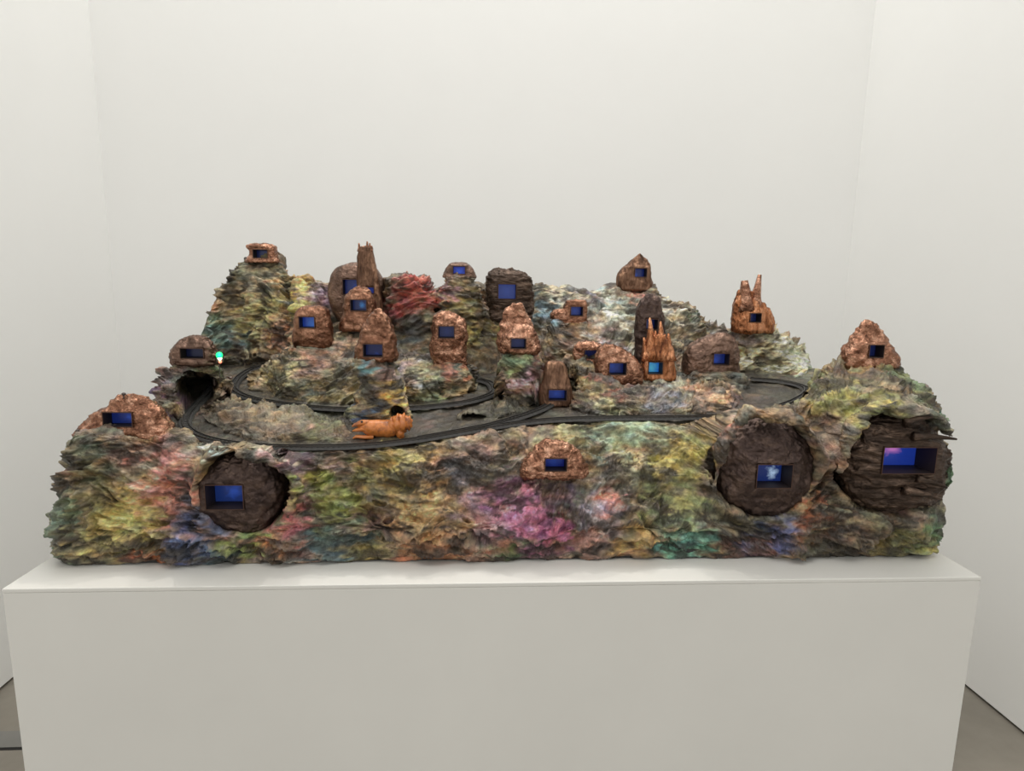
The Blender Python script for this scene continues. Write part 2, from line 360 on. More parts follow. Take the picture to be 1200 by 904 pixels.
for p in _all:
    i0, i1 = np.searchsorted(_gx, (p[0]-0.06, p[0]+0.06)); j0, j1 = np.searchsorted(_gy, (p[1]-0.06, p[1]+0.06))
    d = np.hypot(_gx[i0:i1, None]-p[0], _gy[None, j0:j1]-p[1]); k = d < _DF[i0:i1, j0:j1]
    _DF[i0:i1, j0:j1][k] = d[k]; _ZF[i0:i1, j0:j1][k] = p[2]
def clear_tracks(P, d0=0.021, d1=0.036, h0=0.06, h1=0.09):
    """rock gives way to a level bed under the tracks"""
    i = np.clip(np.round((P[:, 0]+1.1)/RES).astype(int), 0, len(_gx)-1); j = np.clip(np.round(P[:, 1]/RES).astype(int), 0, len(_gy)-1)
    d = _DF[i, j]; z = _ZF[i, j]
    k = (1-sstep(d0, d1, d))*(1-sstep(h0, h1, P[:, 2]-z))
    tgt = z-0.004-0.004*sstep(0.0, 0.02, d)
    P = P.copy(); P[:, 2] = np.where(P[:, 2] > tgt, P[:, 2]*(1-k)+tgt*k, P[:, 2]); return P, d

# ------------------------------------------------------------------ rock surfaces
def crust(G, wrap=False, amp=1.0, big=0.022, holes=(), flip=False, mask=None, clear=True, gentle=False):
    """push a smooth grid of points out into flaky, bark-like rock"""
    nu, nv, _ = G.shape
    if clear: G = clear_tracks(G.reshape(-1, 3), 0.020, 0.042)[0].reshape(G.shape)
    n = grid_normals(G, wrap)
    if flip: n = -n
    P = G.reshape(-1, 3); Nn = n.reshape(-1, 3)
    w = np.stack([fbm(P*5.0+k*13.7, 2) for k in range(3)], 1)
    q = P + 0.030*w
    q[:, 2] += 0.10*noise(P*2.3+3.3)+0.30*P[:, 0]*noise(P*1.1+8.8)
    d = big*fbm(P*7.0+2.1, 2)
    f1 = fbm(q*np.array([5, 5, 8])+1.7, 2)+0.22*noise(q*np.array([30, 30, 40]))
    t = q[:, 2]*19+2.6*f1; t = t-np.floor(t); led = np.where(t < 0.86, (t/0.86)**1.4, (1-t)/0.14)       # overlapping ledges
    m1 = sstep(-0.35, 0.45, noise(P*8+21))
    t2 = q[:, 2]*70+1.9*fbm(q*np.array([13, 13, 24])+6.1, 2); t2 = t2-np.floor(t2); led2 = np.where(t2 < 0.75, t2/0.75, (1-t2)/0.25)
    m2 = sstep(-0.4, 0.4, noise(P*17+2))
    d = d + 0.025*(led-0.5)*m1 + 0.0065*(led2-0.5)*m2
    d = d + 0.012*(np.abs(noise(q*np.array([14, 16, 26])))*2-0.5)                              # rounded lumps, sharp clefts
    def plates(x): f = np.floor(x); r = x-f; return f+sstep(0.0, 0.22, r)-0.5
    d = d + 0.0062*plates(3.2*fbm(q*np.array([12, 14, 34])+14.2, 2))                            # flakes lying over one another
    d = d + 0.0032*plates(2.6*fbm(q*np.array([36, 40, 84])+3.2, 2))
    d = d + 0.0016*ridged(q*np.array([80, 90, 130])+1.4, 1)
    d = (d-0.004)*amp*(0.72 if gentle else 1.0)
    if mask is not None: d = d*mask(P)
    P = P + Nn*d[:, None]
    for h in holes: P = h(P, Nn)
    P = clear_tracks(P)[0] if clear else clear_tracks(P, 0.019, 0.026, 0.02, 0.035)[0]
    return P.reshape(nu, nv, 3)
def rock_part(name, G, wrap=False, parent=None, tint=None, **kw):
    D = crust(G, wrap, gentle=name != 'front_massif', **kw)
    me = mesh_np(name, D, quads(G.shape[0], G.shape[1], wrap), pigment(D.reshape(-1, 3), tint))
    return link(name, me, M_ROCK, parent)
def hole(px, py, Y, rx, ry, depth, power=6):
    """a cave driven back into the rock along a level axis"""
    C = at(px, py, Y); s = (Y-CAM[1])/F_PX; rx *= s; ry *= s
    ax = ray(px, py); ax = ax/np.linalg.norm(ax); lv = np.array([ax[0], ax[1], 0.0]); lv /= np.linalg.norm(lv); sd = np.array([lv[1], -lv[0], 0.0]); vz = np.cross(sd, ax)
    def fn(P, Nn):
        R = P-C[None]; t = R@ax
        e = ((R@sd)/rx)**2+((R@vz)/ry)**2
        e = e*(1+0.30*noise(P*30))
        k = np.exp(-np.minimum(e, 9.0)**power)*(np.abs(t) < 0.18)
        return P+k[:, None]*depth*lv[None]
    return fn

mtn = thing('mountain_sculpture', 'rugged model mountain of flaky rock painted in many colours, on the white plinth', 'sculpture', (0, 0.55, 0))

# --- front massif: the outer skirt, running right round the base
EDGE = np.array([at(*e) for e in ((85,511,.16),(140,513,.17),(205,510,.19),(235,520,.18),(265,522,.16),(290,521,.15),(318,522,.15),(340,527,.17),(430,526,.165),(500,519,.185),(560,508,.215),
    (640,495.5,.27),(740,494,.275),(815,493,.265),(842,490,.235),(872,486,.205),(905,485,.2),(935,480,.2),(962,462,.22),(980,440,.26),(1018,426,.3),(1046,430,.29),(1072,452,.25),(1095,476,.2),(1110,486,.16))])
def edge_at(X): return np.interp(X, EDGE[:, 0], EDGE[:, 1]), np.interp(X, EDGE[:, 0], EDGE[:, 2])
PODS = {'left': (288, 578, 0.105, 50, 50), 'mid': (896, 548, 0.105, 59, 61), 'right': (1045, 543, 0.105, 66, 62)}
POD = {}
for k, (px, py, Y, rx, ry) in PODS.items():
    C = at(px, py, Y); s = (Y-CAM[1])/F_PX; POD[k] = (C, rx*s, ry*s)
def skirt():
    path = []
    def add(x, y, ix, iy, zt, inset, wl): path.append((x, y, ix, iy, zt, inset, wl))
    for y in (1.02, 0.8, 0.6, 0.42, 0.3): add(-1.03, y, 1, 0, 0.27, 0.04, 1)
    add(-1.035, 0.2, 1, 0, 0.262, 0.035, 1); add(-1.022, 0.13, 0.8, 0.6, 0.258, 0.045, 1)
    for X in np.linspace(-0.985, 1.0, 60):
        yt, zt = edge_at(X); add(X, 0.10, 0, 1, zt, yt-0.10, 0.7 if X < 0.84 else 2.0)
    add(1.035, 0.125, -0.8, 0.6, 0.36, 0.05, 1.6); add(1.045, 0.2, -1, 0, 0.38, 0.06, 1.6)
    for y, z in ((0.3, .37), (0.42, .36), (0.6, .33), (0.8, .3), (1.02, .3)): add(1.04, y, -1, 0, z, 0.06, 1.3)
    cols = []
    for (x, y, ix, iy, zt, it, wl) in path:
        l = math.hypot(ix, iy); ix /= l; iy /= l
        prof = [(0.006, 0.0), (-0.006, 0.03), (-0.016, 0.085)]
        for t in (0.45, 0.68, 0.86, 1.0):
            prof.append((-0.014+(it+0.014)*(t**1.7), 0.085+(zt-0.085)*((t-0.25)/0.75)))
        prof += [(it+0.05*wl, zt+0.002), (it+0.11*wl, zt-0.035*wl), (it+0.17*wl, 0.17)]
        cols.append([(x+ix*a, y+iy*a, z) for a, z in prof])
    cols = np.array(cols)
    G = cr(cols, 1500); G = np.swapaxes(cr(np.swapaxes(G, 0, 1), 215), 0, 1)
    G[:, :, 2] = np.maximum(G[:, :, 2], 0.0015)
    return G
def pod_holes(P, Nn):
    P = P.copy()
    for k, (C, rx, rz) in POD.items():
        X = (P[:, 0]-C[0])/rx; Z = (P[:, 2]-C[2])/rz
        e = np.sqrt(X*X+Z*Z)*(1+0.07*noise(P*14+3)+0.03*noise(P*45))
        front = (P[:, 1] < 0.40)
        sink = (1-sstep(0.95, 1.06, e))*front
        upper = sstep(-0.9, 0.4, Z)
        ring = np.exp(-((e-1.17)/0.16)**2)*front*(0.35+0.65*upper)*(0.75+0.5*noise(P*8+1))*(1-sink)
        ring = ring*sstep(0.05, 0.45, -Nn[:, 1])
        P[:, 1] = P[:, 1]*(1-sink)+np.maximum(0.19, P[:, 1]+0.03)*sink
        want = 0.062+0.018*noise(P*18+6)
        P[:, 1] = np.where(P[:, 1] > want, P[:, 1]*(1-ring)+want*ring, P[:, 1])
    return P
def skirt_mask(P):
    m = np.ones(len(P))
    for k, (C, rx, rz) in POD.items():
        e = np.sqrt(((P[:, 0]-C[0])/rx)**2+((P[:, 2]-C[2])/rz)**2)
        m *= 0.35+0.65*sstep(0.95, 1.25, e)
    m *= 0.25+0.75*sstep(0.0, 0.03, P[:, 2])
    m *= 1-0.35*sstep(0.95, 1.0, np.abs(P[:, 0]))
    m *= 1-0.6*sstep(-0.05, 0.02, P[:, 2]-zp(P[:, 0], P[:, 1]))*(P[:, 0] < 0.62)*(P[:, 0] > -0.80)
    return m
front = rock_part('front_massif', skirt(), False, mtn, big=0.024, holes=(pod_holes,), mask=skirt_mask)
me = front.data; v = np.empty(len(me.vertices)*3, np.float32); me.vertices.foreach_get('co', v); v = v.reshape(-1, 3)
v[:, 2] = np.maximum(v[:, 2], 0.0012); v[:, 1] = np.maximum(v[:, 1], 0.018); me.vertices.foreach_set('co', v.ravel()); me.update()
def lip(key, a0, a1, k, rad, y=0.085):
    C, rx, rz = POD[key]; nu, nv = 260, 56
    t = np.linspace(math.radians(a0), math.radians(a1), nu); taper = np.sin(np.linspace(0.12, math.pi-0.12, nu))**0.6
    wob = 1+0.05*np.sin(t*3.1+1)+0.03*np.sin(t*7.3)
    cen = np.stack([C[0]+rx*k*wob*np.cos(t), y+0.012*np.sin(t*4), C[2]+rz*k*wob*np.sin(t)], 1)
    rr = rad*taper*(1+0.25*np.sin(t*5.2)); th = np.linspace(0, 2*math.pi, nv)
    nrm = np.stack([np.cos(t), 0*t, np.sin(t)], 1)
    G = cen[:, None]+rr[:, None, None]*(np.cos(th)[None, :, None]*nrm[:, None]*1.0+np.sin(th)[None, :, None]*np.array([0, 1.5, 0])[None, None])
    n = np.sum(grid_normals(G)[nu//2, 0]*nrm[nu//2])
    return rock_part('rolled_lip', G, False, mtn, amp=0.55, big=0.008, flip=bool(n < 0))
lip('mid', 20, 205, 1.17, 0.015); lip('right', 30, 190, 1.19, 0.017); lip('left', -25, 120, 1.17, 0.012)
box('base_board', (-0.99, 0.115, 0.0), (1.0, 1.0, 0.02), M_BED, mtn)

# --- plateau that carries the tracks
xs = np.linspace(-1.0, 1.01, 440); G = np.zeros((440, 170, 3))
for i, x in enumerate(xs):
    y0 = edge_at(x)[0]; ys = np.linspace(y0-0.005, 1.0, 170)
    G[i, :, 0] = x; G[i, :, 1] = ys; G[i, :, 2] = zp(x, ys)-0.004
rock_part('track_plateau', G, False, mtn, tint=((0.045, 0.043, 0.038), 0.72), amp=0.3, big=0.008)

def ridge(name, cols, nu, nv, thick=0.09, bulge=0.0, ground=True, **kw):
    """cols: ((crest px, py, Y), (toe px, py, Y)[, bulge])"""
    net = []
    for c in cols:
        A = at(*c[0]); B = on_plateau(*c[1][:2]) if ground else at(*c[1]); b = c[2] if len(c) > 2 else bulge
        A2 = A+np.array([0, thick, -0.02]); A3 = A+np.array([0, thick*1.9, -0.5*(A[2]-zp(A[0], A[1]))-0.04]); A4 = np.array([A[0], A[1]+thick*2.3, zp(A[0], A[1])-0.07])
        row = [B+np.array([0, -0.01, -0.05]), B]
        for t in (0.3, 0.6, 0.85):
            p = B+(A-B)*t; p = p+np.array([0, -b*math.sin(math.pi*t), 0.35*b*math.sin(math.pi*t)]); row.append(p)
        row += [A, A2, A3, A4]
        net.append(row)
    net = np.array(net)
    G = cr(net, nu); G = np.swapaxes(cr(np.swapaxes(G, 0, 1), nv), 0, 1)
    return rock_part(name, G, False, mtn, **kw)

ridge('back_range', [
 ((222,420,.78),(225,438,.74)),((232,402,.8),(240,436,.74)),((243,372,.85),(255,432,.76)),((258,340,.92),(272,425,.84)),((276,312,.94),(288,420,.85)),((290,303,.95),(300,418,.86),.03),
 ((307,302,.95),(315,416,.85),.05),((326,304,.95),(330,415,.83),.04),((338,319,.92),(342,418,.78)),((352,319,.92),(356,425,.68),.03),((385,334,.92),(380,425,.68)),((415,340,.92),(410,425,.68)),
 ((440,334,.92),(440,430,.68)),((470,334,.92),(470,435,.68)),((505,336,.92),(505,440,.68)),((535,338,.92),(535,445,.68)),((572,340,.92),(565,448,.68)),((600,338,.93),(590,450,.68)),((628,336,.94),(620,450,.66)),((655,340,.94),(650,450,.64),.02),((690,339,.94),(690,440,.62),.04),
 ((715,334,.94),(715,436,.62),.04),((735,330,.94),(735,436,.62),.04),((764,330,.94),(760,436,.62),.03),((778,343,.92),(780,436,.62),.02),((795,352,.9),(800,436,.62),.02),((812,357,.88),(815,438,.62)),((823,374,.85),(830,440,.62)),
 ((845,382,.83),(850,444,.64)),((880,388,.8),(880,438,.68),.03),((908,394,.78),(905,441,.66),.04),((930,404,.76),(925,444,.64),.03),((942,424,.72),(940,447,.62)),((962,442,.68),(958,450,.60)),((976,456,.64),(972,458,.58))],
 780, 280, thick=0.05, big=0.03, ground=False, amp=1.1)
ridge('tunnel_block', [((181,462,.42),(184,505,.36)),((185,440,.44),(190,504,.36)),((198,428,.47),(200,500,.37),.02),((216,424,.49),(217,490,.40),.03),((240,424,.5),(238,482,.43),.03),((254,430,.52),(252,474,.46),.02),((262,440,.53),(260,468,.52)),((270,458,.54),(268,461,.52))],
 260, 260, thick=0.05, big=0.010, clear=False, holes=(hole(231, 456, 0.44, 20, 20, 0.34, 12),))
ridge('island_mound', [((292,446,.62),(289,452,.58)),((304,432,.64),(298,456,.55)),((322,416,.66),(318,462,.52),.03),((345,402,.66),(340,466,.50),.04),((375,394,.66),(370,470,.48),.04),((400,384,.68),(398,472,.47),.03),((420,382,.69),(425,472,.47),.02),((440,392,.69),(445,470,.48)),((460,420,.66),(470,466,.50))],
 330, 240, thick=0.04, big=0.015)
ridge('middle_mound', [((455,430,.62),(462,464,.52)),((475,416,.63),(480,468,.51),.03),((500,414,.63),(505,468,.51),.04),((525,416,.63),(528,465,.52),.04),((546,420,.64),(548,458,.55),.03),((556,432,.65),(560,448,.60)),((562,444,.66),(566,446,.64))],
 260, 190, thick=0.04, big=0.014)
ridge('right_mound', [((640,448,.55),(648,466,.46)),((655,425,.56),(664,474,.43)),((675,416,.60),(684,481,.42),.02),((700,420,.60),(708,483,.40),.03),((725,436,.58),(735,484,.39),.04),((755,440,.58),(765,484,.39),.04),((785,438,.60),(792,484,.40),.04),((815,436,.62),(818,483,.41),.04),
 ((845,436,.62),(845,480,.43),.04),((865,440,.62),(862,474,.46),.02),((882,448,.64),(872,464,.52))], 480, 220, thick=0.05, big=0.016)
ridge('verge_mound', [((236,484,.43),(240,492,.39)),((248,470,.46),(252,500,.36)),((272,465,.45),(272,508,.31),.02),((305,472,.43),(305,514,.27),.03),((345,478,.40),(345,516,.26),.03),((385,485,.38),(388,516,.26),.02),((408,492,.34),(410,514,.27)),((420,503,.30),(422,511,.28))],
 330, 130, thick=0.02, big=0.008, tint=((0.11, 0.095, 0.07), 0.4))
ridge('gravel_bank', [((538,486,.43),(536,490,.40)),((555,474,.47),(552,492,.38),.02),((585,468,.49),(586,490,.39),.03),((605,470,.48),(606,484,.42),.01),((618,474,.47),(618,478,.45))], 130, 70, thick=0.02, big=0.006, tint=((0.05, 0.05, 0.04), 0.5), holes=(hole(556, 490, 0.4, 14, 3.5, 0.06),))
ridge('summit_mound', [((955,458,.30),(950,476,.18)),((968,444,.32),(968,470,.17)),((984,426,.33),(986,468,.15)),((1018,422,.34),(1020,466,.14),.02),((1044,426,.33),(1046,466,.14),.02),((1072,448,.28),(1072,470,.14),.01),((1096,474,.22),(1090,480,.13)),((1110,494,.18),(1104,500,.13))],
 330, 130, thick=0.07, big=0.014, ground=False)
# --- stacked boulders and pillars
def rings(rows, Y, depth=1.0, n=2.4, nu=90, nv=60, cap=True, lean=0.0):
    """loft of rounded cross-sections through picture rows (py, left px, right px)"""
    R = []
    for k, (py, xl, xr) in enumerate(rows):
        A, B = at(xl, py, Y), at(xr, py, Y); c = (A+B)/2; w = abs(B[0]-A[0])/2
        R.append((c[0], Y+lean*(len(rows)-1-k), c[2], w, w*depth))
    R = np.array(R)
    if cap:
        top, bot = R[0].copy(), R[-1].copy(); top[3:] *= 0.02; bot[3:] *= 0.02
        top[2] += 0.0012; R = np.vstack([top, R, bot])
    zz = cr(R[1:-1] if cap else R, nv)
    if cap:
        k = 5
        f = np.linspace(0.02, 1, k, endpoint=False)[:, None]
        t = np.repeat(zz[:1], k, 0); t[:, 3:] *= f; t[:, 2] += (zz[0, 3]*0.10)*(1-f[:, 0]**2)
        b = np.repeat(zz[-1:], k, 0); b[:, 3:] *= f[::-1]; zz = np.vstack([t, zz, b])
    th = np.linspace(0, 2*np.pi, nu, endpoint=False)+math.pi/nu
    cx, sx = np.cos(th), np.sin(th)
    ex = np.sign(cx)*np.abs(cx)**(2/n); ey = np.sign(sx)*np.abs(sx)**(2/n)
    G = np.zeros((nu, len(zz), 3))
    G[:, :, 0] = zz[None, :, 0]+ex[:, None]*zz[None, :, 3]
    G[:, :, 1] = zz[None, :, 1]+ey[:, None]*zz[None, :, 4]
    G[:, :, 2] = zz[None, :, 2]
    return G
def boulder(name, rows, Y, depth=1.0, n=2.4, nu=150, nv=90, **kw):
    G = rings(rows, Y, depth, n, nu, nv)
    return rock_part(name, G, True, mtn, flip=True, **kw)
boulder('rock_pillar', [(421,419,462),(436,416,466),(452,418,474),(468,414,480),(482,408,482),(494,404,482)], 0.365, 0.6, amp=0.8, big=0.01, clear=False, holes=(hole(466, 485, 0.33, 8, 8, 0.07),))
boulder('rock_pillar', [(413,588,629),(427,585,638),(442,584,640),(458,590,640),(474,596,640)], 0.47, 0.9, amp=0.8, big=0.01)
boulder('rock_pedestal', [(323,521,556),(340,515,561),(362,512,565),(392,509,566),(430,505,570)], 0.82, 0.9, amp=1.0, big=0.012)
boulder('red_boulder', [(323,470,492),(331,454,506),(350,450,514),(375,452,515),(402,458,520)], 0.84, 0.7, amp=1.1, big=0.014)
boulder('cliff_block', [(382,860,904),(391,862,920),(404,864,938),(420,868,946),(436,874,954),(448,886,960)], 0.735, 0.62, amp=1.0, big=0.014)
boulder('ledge_block', [(377,647,688),(389,640,700),(410,634,716),(440,632,720)], 0.74, 0.6, amp=0.9, big=0.014)
boulder('ledge_block', [(400,352,384),(410,344,392),(425,340,400)], 0.62, 0.8, amp=0.6, big=0.008)
boulder('ledge_block', [(424,508,546),(438,500,552),(455,495,560)], 0.58, 0.8, amp=0.7, big=0.008)
boulder('ledge_block', [(437,796,868),(444,790,872),(460,788,874)], 0.565, 0.62, n=3, amp=0.6, big=0.008)

# ------------------------------------------------------------------ huts and pods
def hut(name, label, cat, mat, rows, win, Y, depth=0.8, n=2.6, crinkle=0.0035, streak=(1, 1, 1), nu=72, nv=44, recess=0.035,
        screen=((0.012, 0.035, 0.22), (0.03, 0.12, 0.7)), gain=1.0, blob=(0.25, 0.5, 0.5), flat=1.5, group=None, yaw=0, bow=0.0):
    if cat != 'pod': depth *= 0.8; n = max(n, 3.0)
    G = rings(rows, Y, depth, n, nu, nv)
    Nn = -grid_normals(G, True)
    P = G.reshape(-1, 3)
    st = np.array(streak)
    d = crinkle*ridged(P*38*st+7.7, 2)+crinkle*1.4*fbm(P*16*st+2.2, 2)+0.55*crinkle*ridged(P*100*st, 2)
    D = P+Nn.reshape(-1, 3)*d[:, None]
    c0, c1 = None, None
    x0, y0, x1, y1 = win
    zc = 0.5*(y0+y1)
    # depth of the wall at the window
    A = at(0.5*(x0+x1), zc, Y)
    sel = np.argsort(((P[:, 0]-A[0])**2+(P[:, 2]-A[2])**2)*1.0+(P[:, 1] > Y)*10)[:10]
    yw = D[sel, 1].mean()+0.001
    a, b = at(x0, y1, yw), at(x1, y0, yw)
    lo = np.array([min(a[0], b[0]), min(a[2], b[2])]); hi = np.array([max(a[0], b[0]), max(a[2], b[2])])
    c = (lo+hi)/2; h = (hi-lo)/2
    e = np.maximum(np.abs(D[:, 0]-c[0])/(h[0]*flat), np.abs(D[:, 2]-c[1])/(h[1]*flat))
    k = (1-sstep(0.75, 1.35, e))*(D[:, 1] < Y+0.3*abs(h[0]))
    D[:, 1] = D[:, 1]*(1-k)+(yw+0.12*(D[:, 1]-yw))*k
    D = D.reshape(G.shape)
    base = at(0.5*(rows[-1][1]+rows[-1][2]), rows[-1][0], Y)
    root = thing(name, label, cat, base, group)
    # shell as a closed mesh, opening cut out
    Q = [list(map(int, q)) for q in quads(nu, G.shape[1], True)]
    V = D.reshape(-1, 3); m_ = G.shape[1]
    top = [i*m_ for i in range(nu)]; bot = [i*m_+m_-1 for i in range(nu)]
    me = bpy.data.meshes.new('shell'); me.from_pydata([tuple(p) for p in V], [], Q+[top, bot[::-1]]); me.update()
    bm = bmesh.new(); bm.from_mesh(me); bmesh.ops.recalc_face_normals(bm, faces=bm.faces); bm.to_mesh(me); bm.free()
    me.polygons.foreach_set('use_smooth', np.ones(len(me.polygons), bool))
    sh = link('shell', me, mat, root)
    t = 0.0016
    cb = bmesh.new(); box_bm(cb, (lo[0]-t, yw-0.06, lo[1]-t), (hi[0]+t, yw+recess+0.004, hi[1]+t))
    bmesh.ops.recalc_face_normals(cb, faces=cb.faces)
    cm = bpy.data.meshes.new('cutter'); cb.to_mesh(cm); cb.free(); co = bpy.data.objects.new('cutter', cm); col.objects.link(co)
    md = sh.modifiers.new('opening', 'BOOLEAN'); md.operation = 'DIFFERENCE'; md.object = co; md.solver = 'EXACT'
    bpy.context.view_layer.update()
    ev = sh.evaluated_get(bpy.context.evaluated_depsgraph_get())
    nm = bpy.data.meshes.new_from_object(ev); sh.modifiers.clear(); old = sh.data; sh.data = nm; nm.materials.clear(); nm.materials.append(mat)
    nm.name = 'shell'
    bpy.data.objects.remove(co); bpy.data.meshes.remove(cm); bpy.data.meshes.remove(old)
    # window liner: an open tray with copper rim and dark inside
    f = bmesh.new(); yf = yw-0.0022; yb = yw+recess
    O = [(lo[0]-t, lo[1]-t), (hi[0]+t, lo[1]-t), (hi[0]+t, hi[1]+t), (lo[0]-t, hi[1]+t)]
    I = [(lo[0], lo[1]), (hi[0], lo[1]), (hi[0], hi[1]), (lo[0], hi[1])]
    of = [f.verts.new((x, yf, z)) for x, z in O]; ob = [f.verts.new((x, yb+0.003, z)) for x, z in O]
    jf = [f.verts.new((x, yf, z)) for x, z in I]; jb = [f.verts.new((x, yb, z)) for x, z in I]
    fi = []
    for i in range(4):
        j = (i+1) % 4
        f.faces.new((of[i], of[j], ob[j], ob[i])); f.faces.new((of[i], jf[i], jf[j], of[j]))
        fi.append(f.faces.new((jf[i], jb[i], jb[j], jf[j])))
    f.faces.new(ob); fi.append(f.faces.new(jb))
    bmesh.ops.recalc_face_normals(f, faces=f.faces)
    for q in fi: q.material_index = 1
    wm = bpy.data.meshes.new('window_frame'); f.to_mesh(wm); f.free()
    wo = link('window_frame', wm, M_BEZEL, root); wm.materials.append(M_DARK)
    g = 0.0008
    smt = screen_mat(screen[0], screen[1], gain, blob[0], blob[1], blob[2], rng.random()*9)
    so = box('screen', (lo[0]+g, yb-0.003, lo[1]+g), (hi[0]-g, yb-0.0006, hi[1]-g), smt, None)
    so.parent = wo
    return root, yw
def cone_part(name, root, mat, base, tip, r0, r1, seg=8, bend=0.0):
    bm = bmesh.new(); A, B = Vector(base), Vector(tip); ax = (B-A).normalized(); s = ax.orthogonal().normalized(); t = ax.cross(s)
    L = 5; vs = []
    for i in range(L+1):
        f = i/L; c = A.lerp(B, f)+s*bend*math.sin(f*math.pi); r = r0+(r1-r0)*f
        vs.append([bm.verts.new(c+(s*math.cos(a)+t*math.sin(a))*r*(1+0.15*math.sin(3*a+i))) for a in [2*math.pi*k/seg for k in range(seg)]])
    for i in range(L):
        for k in range(seg): bm.faces.new((vs[i][k], vs[i][(k+1) % seg], vs[i+1][(k+1) % seg], vs[i+1][k]))
    bm.faces.new(vs[0][::-1]); bm.faces.new(vs[-1])
    return bm_obj(name, bm, mat, root, smooth=True)
def pin(root, px, py, Y, px2, py2, r=0.0045, stem=0.0016):
    A, B = at(px, py, Y), at(px2, py2, Y)
    o = cone_part('pin', root, M_PIN, A, B, stem, stem, 6)
    bm = bmesh.new(); bmesh.ops.create_uvsphere(bm, u_segments=10, v_segments=7, radius=r)
    bmesh.ops.transform(bm, matrix=Matrix.Translation(Vector(B)) @ Matrix.Diagonal((1.1, 1.1, 0.8, 1)), verts=bm.verts)
    k = bm_obj('pin_head', bm, M_PIN, None, smooth=True); k.parent = o
    return o
NAVY = ((0.006, 0.012, 0.07), (0.01, 0.025, 0.14)); BLUE = ((0.012, 0.04, 0.30), (0.03, 0.12, 0.75)); ELEC = ((0.01, 0.03, 0.40), (0.03, 0.14, 0.95))
GH = 'small copper huts on the mountain'; GP = 'round bronze pods in the front rock face'

r1, y1 = hut('copper_hut', 'wide tent-shaped beaten copper hut with two pins, on the far left ledge', 'hut', M_COP['bright'],
    [(465,142,160),(470,133,172),(478,123,183),(487,112,192),(496,104,198),(504,94,202),(510,90,203)], (122,484,154,500), 0.23, 0.4, 2.3, 0.004, gain=0.9, screen=BLUE, blob=(.12,.62,.5), flat=1.3, group=GH)
pin(r1, 145, 468, 0.22, 145, 462); pin(r1, 92, 512, 0.2, 91, 505)
hut('copper_hut', 'flat lumpy copper hut above the black tunnel mouth', 'hut', M_COP['brown'], [(397,218,240),(402,210,248),(410,204,252),(418,203,254),(426,203,256)], (212,409,238,420), 0.49, 0.6, 3, 0.004, screen=NAVY, gain=0.5, group=GH)
hut('copper_hut', 'tiny copper hut with slab roof on the highest left peak', 'hut', M_COP['bright'], [(287.5,294,319),(290,291,322),(293,293,322),(297,295,323),(301,293,323),(307,289,326)], (297,293,313,302), 0.93, 0.8, 3.2, 0.0025, screen=NAVY, gain=1.0, group=GH)
hut('copper_hut', 'big smooth brown domed hut behind the crowned tower', 'hut', M_COP['brown'], [(309,410,430),(314,397,440),(322,390,446),(334,387,450),(348,386,450),(362,390,450),(375,396,448)], (402,328,419,345), 0.84, 0.8, 2.3, 0.0012, screen=BLUE, gain=0.8, blob=(.2,.9,.3), group=GH)
r5, y5 = hut('copper_tower', 'tall brown copper tower with a spiky crown on the back ridge', 'tower', M_COP['brownstreak'], [(290,421,435),(300,419,437),(312,419,440),(324,418,443),(336,419,444),(350,422,446),(365,424,448)], (424,337,438,344), 0.77, 0.8, 2.4, 0.002, (1, 1, .4), screen=BLUE, gain=0.8, group=GH)
for k, (px, py, h) in enumerate(((421,292,-7),(426,291,-3),(430,291,-8),(433,291,-6),(435,292,-4))):
    A, B = at(px, py+3, 0.765), at(px+(-0.5 if k == 0 else 0.3), py+h, 0.765)
    cone_part('crown_spike', r5, M_COP['bright'], A, B, 0.006, 0.0022, 7)
hut('copper_hut', 'pinkish copper hut with cyan streak on screen, in front of the crowned tower', 'hut', M_COP['rust'], [(338,418,430),(342,411,434),(350,406,437),(360,405,439),(372,402,442),(386,398,446)], (411,352,429,364), 0.665, 0.8, 2.6, 0.003, screen=((0.012,.03,.16), (0.08,.4,1.0)), gain=1.0, blob=(.13,.62,.5), group=GH)
hut('copper_hut', 'squat rounded reddish copper hut on the left island mound', 'hut', M_COP['rust'], [(360,356,378),(364,350,384),(374,346,386),(386,345,389),(398,344,390),(406,347,388)], (351,372,368,384), 0.62, 0.85, 2.8, 0.0018, screen=((0.015,.07,.5), (0.06,.28,1.0)), gain=1.0, blob=(.3,.75,.3), group=GH)
hut('copper_hut', 'peaked copper hut standing on the blue-green rock pillar', 'hut', M_COP['rust'], [(364,440,448),(370,436,452),(382,431,457),(396,425,461),(408,420,463),(421,419,464)], (426,404,448,418), 0.37, 0.8, 2.6, 0.004, screen=BLUE, gain=0.5, blob=(.08,.6,.15), group=GH)
hut('copper_hut', 'crumpled bright copper hut in the middle of the back slope', 'hut', M_COP['bright'], [(369,514,534),(373,509,541),(384,508,545),(398,507,546),(412,506,545),(428,508,546)], (514,383,532,396), 0.585, 0.75, 3, 0.0045, screen=NAVY, gain=1.6, group=GH)
hut('copper_hut', 'low domed brown hut with bright blue screen on the olive pedestal', 'hut', M_COP['brown'], [(309,530,546),(312,525,551),(317,522,555),(325,519,558)], (531,312.5,545,321), 0.82, 0.75, 2.6, 0.0015, screen=ELEC, gain=1.4, blob=(.25,.5,.3), recess=0.02, group=GH)
r11, _ = hut('stone_hut', 'dark rough blocky stone hut with a large blue screen at the top', 'hut', M_COP['bark'], [(318,580,604),(323,575,616),(333,572,621),(348,572,622),(362,574,622),(374,577,620)], (584,333.5,605,350.5), 0.76, 0.8, 3.6, 0.006, (.6, 1, 1.4), screen=((0.02,.05,.30), (0.04,.10,.5)), gain=1.1, blob=(.35,.5,.5), group=GH)
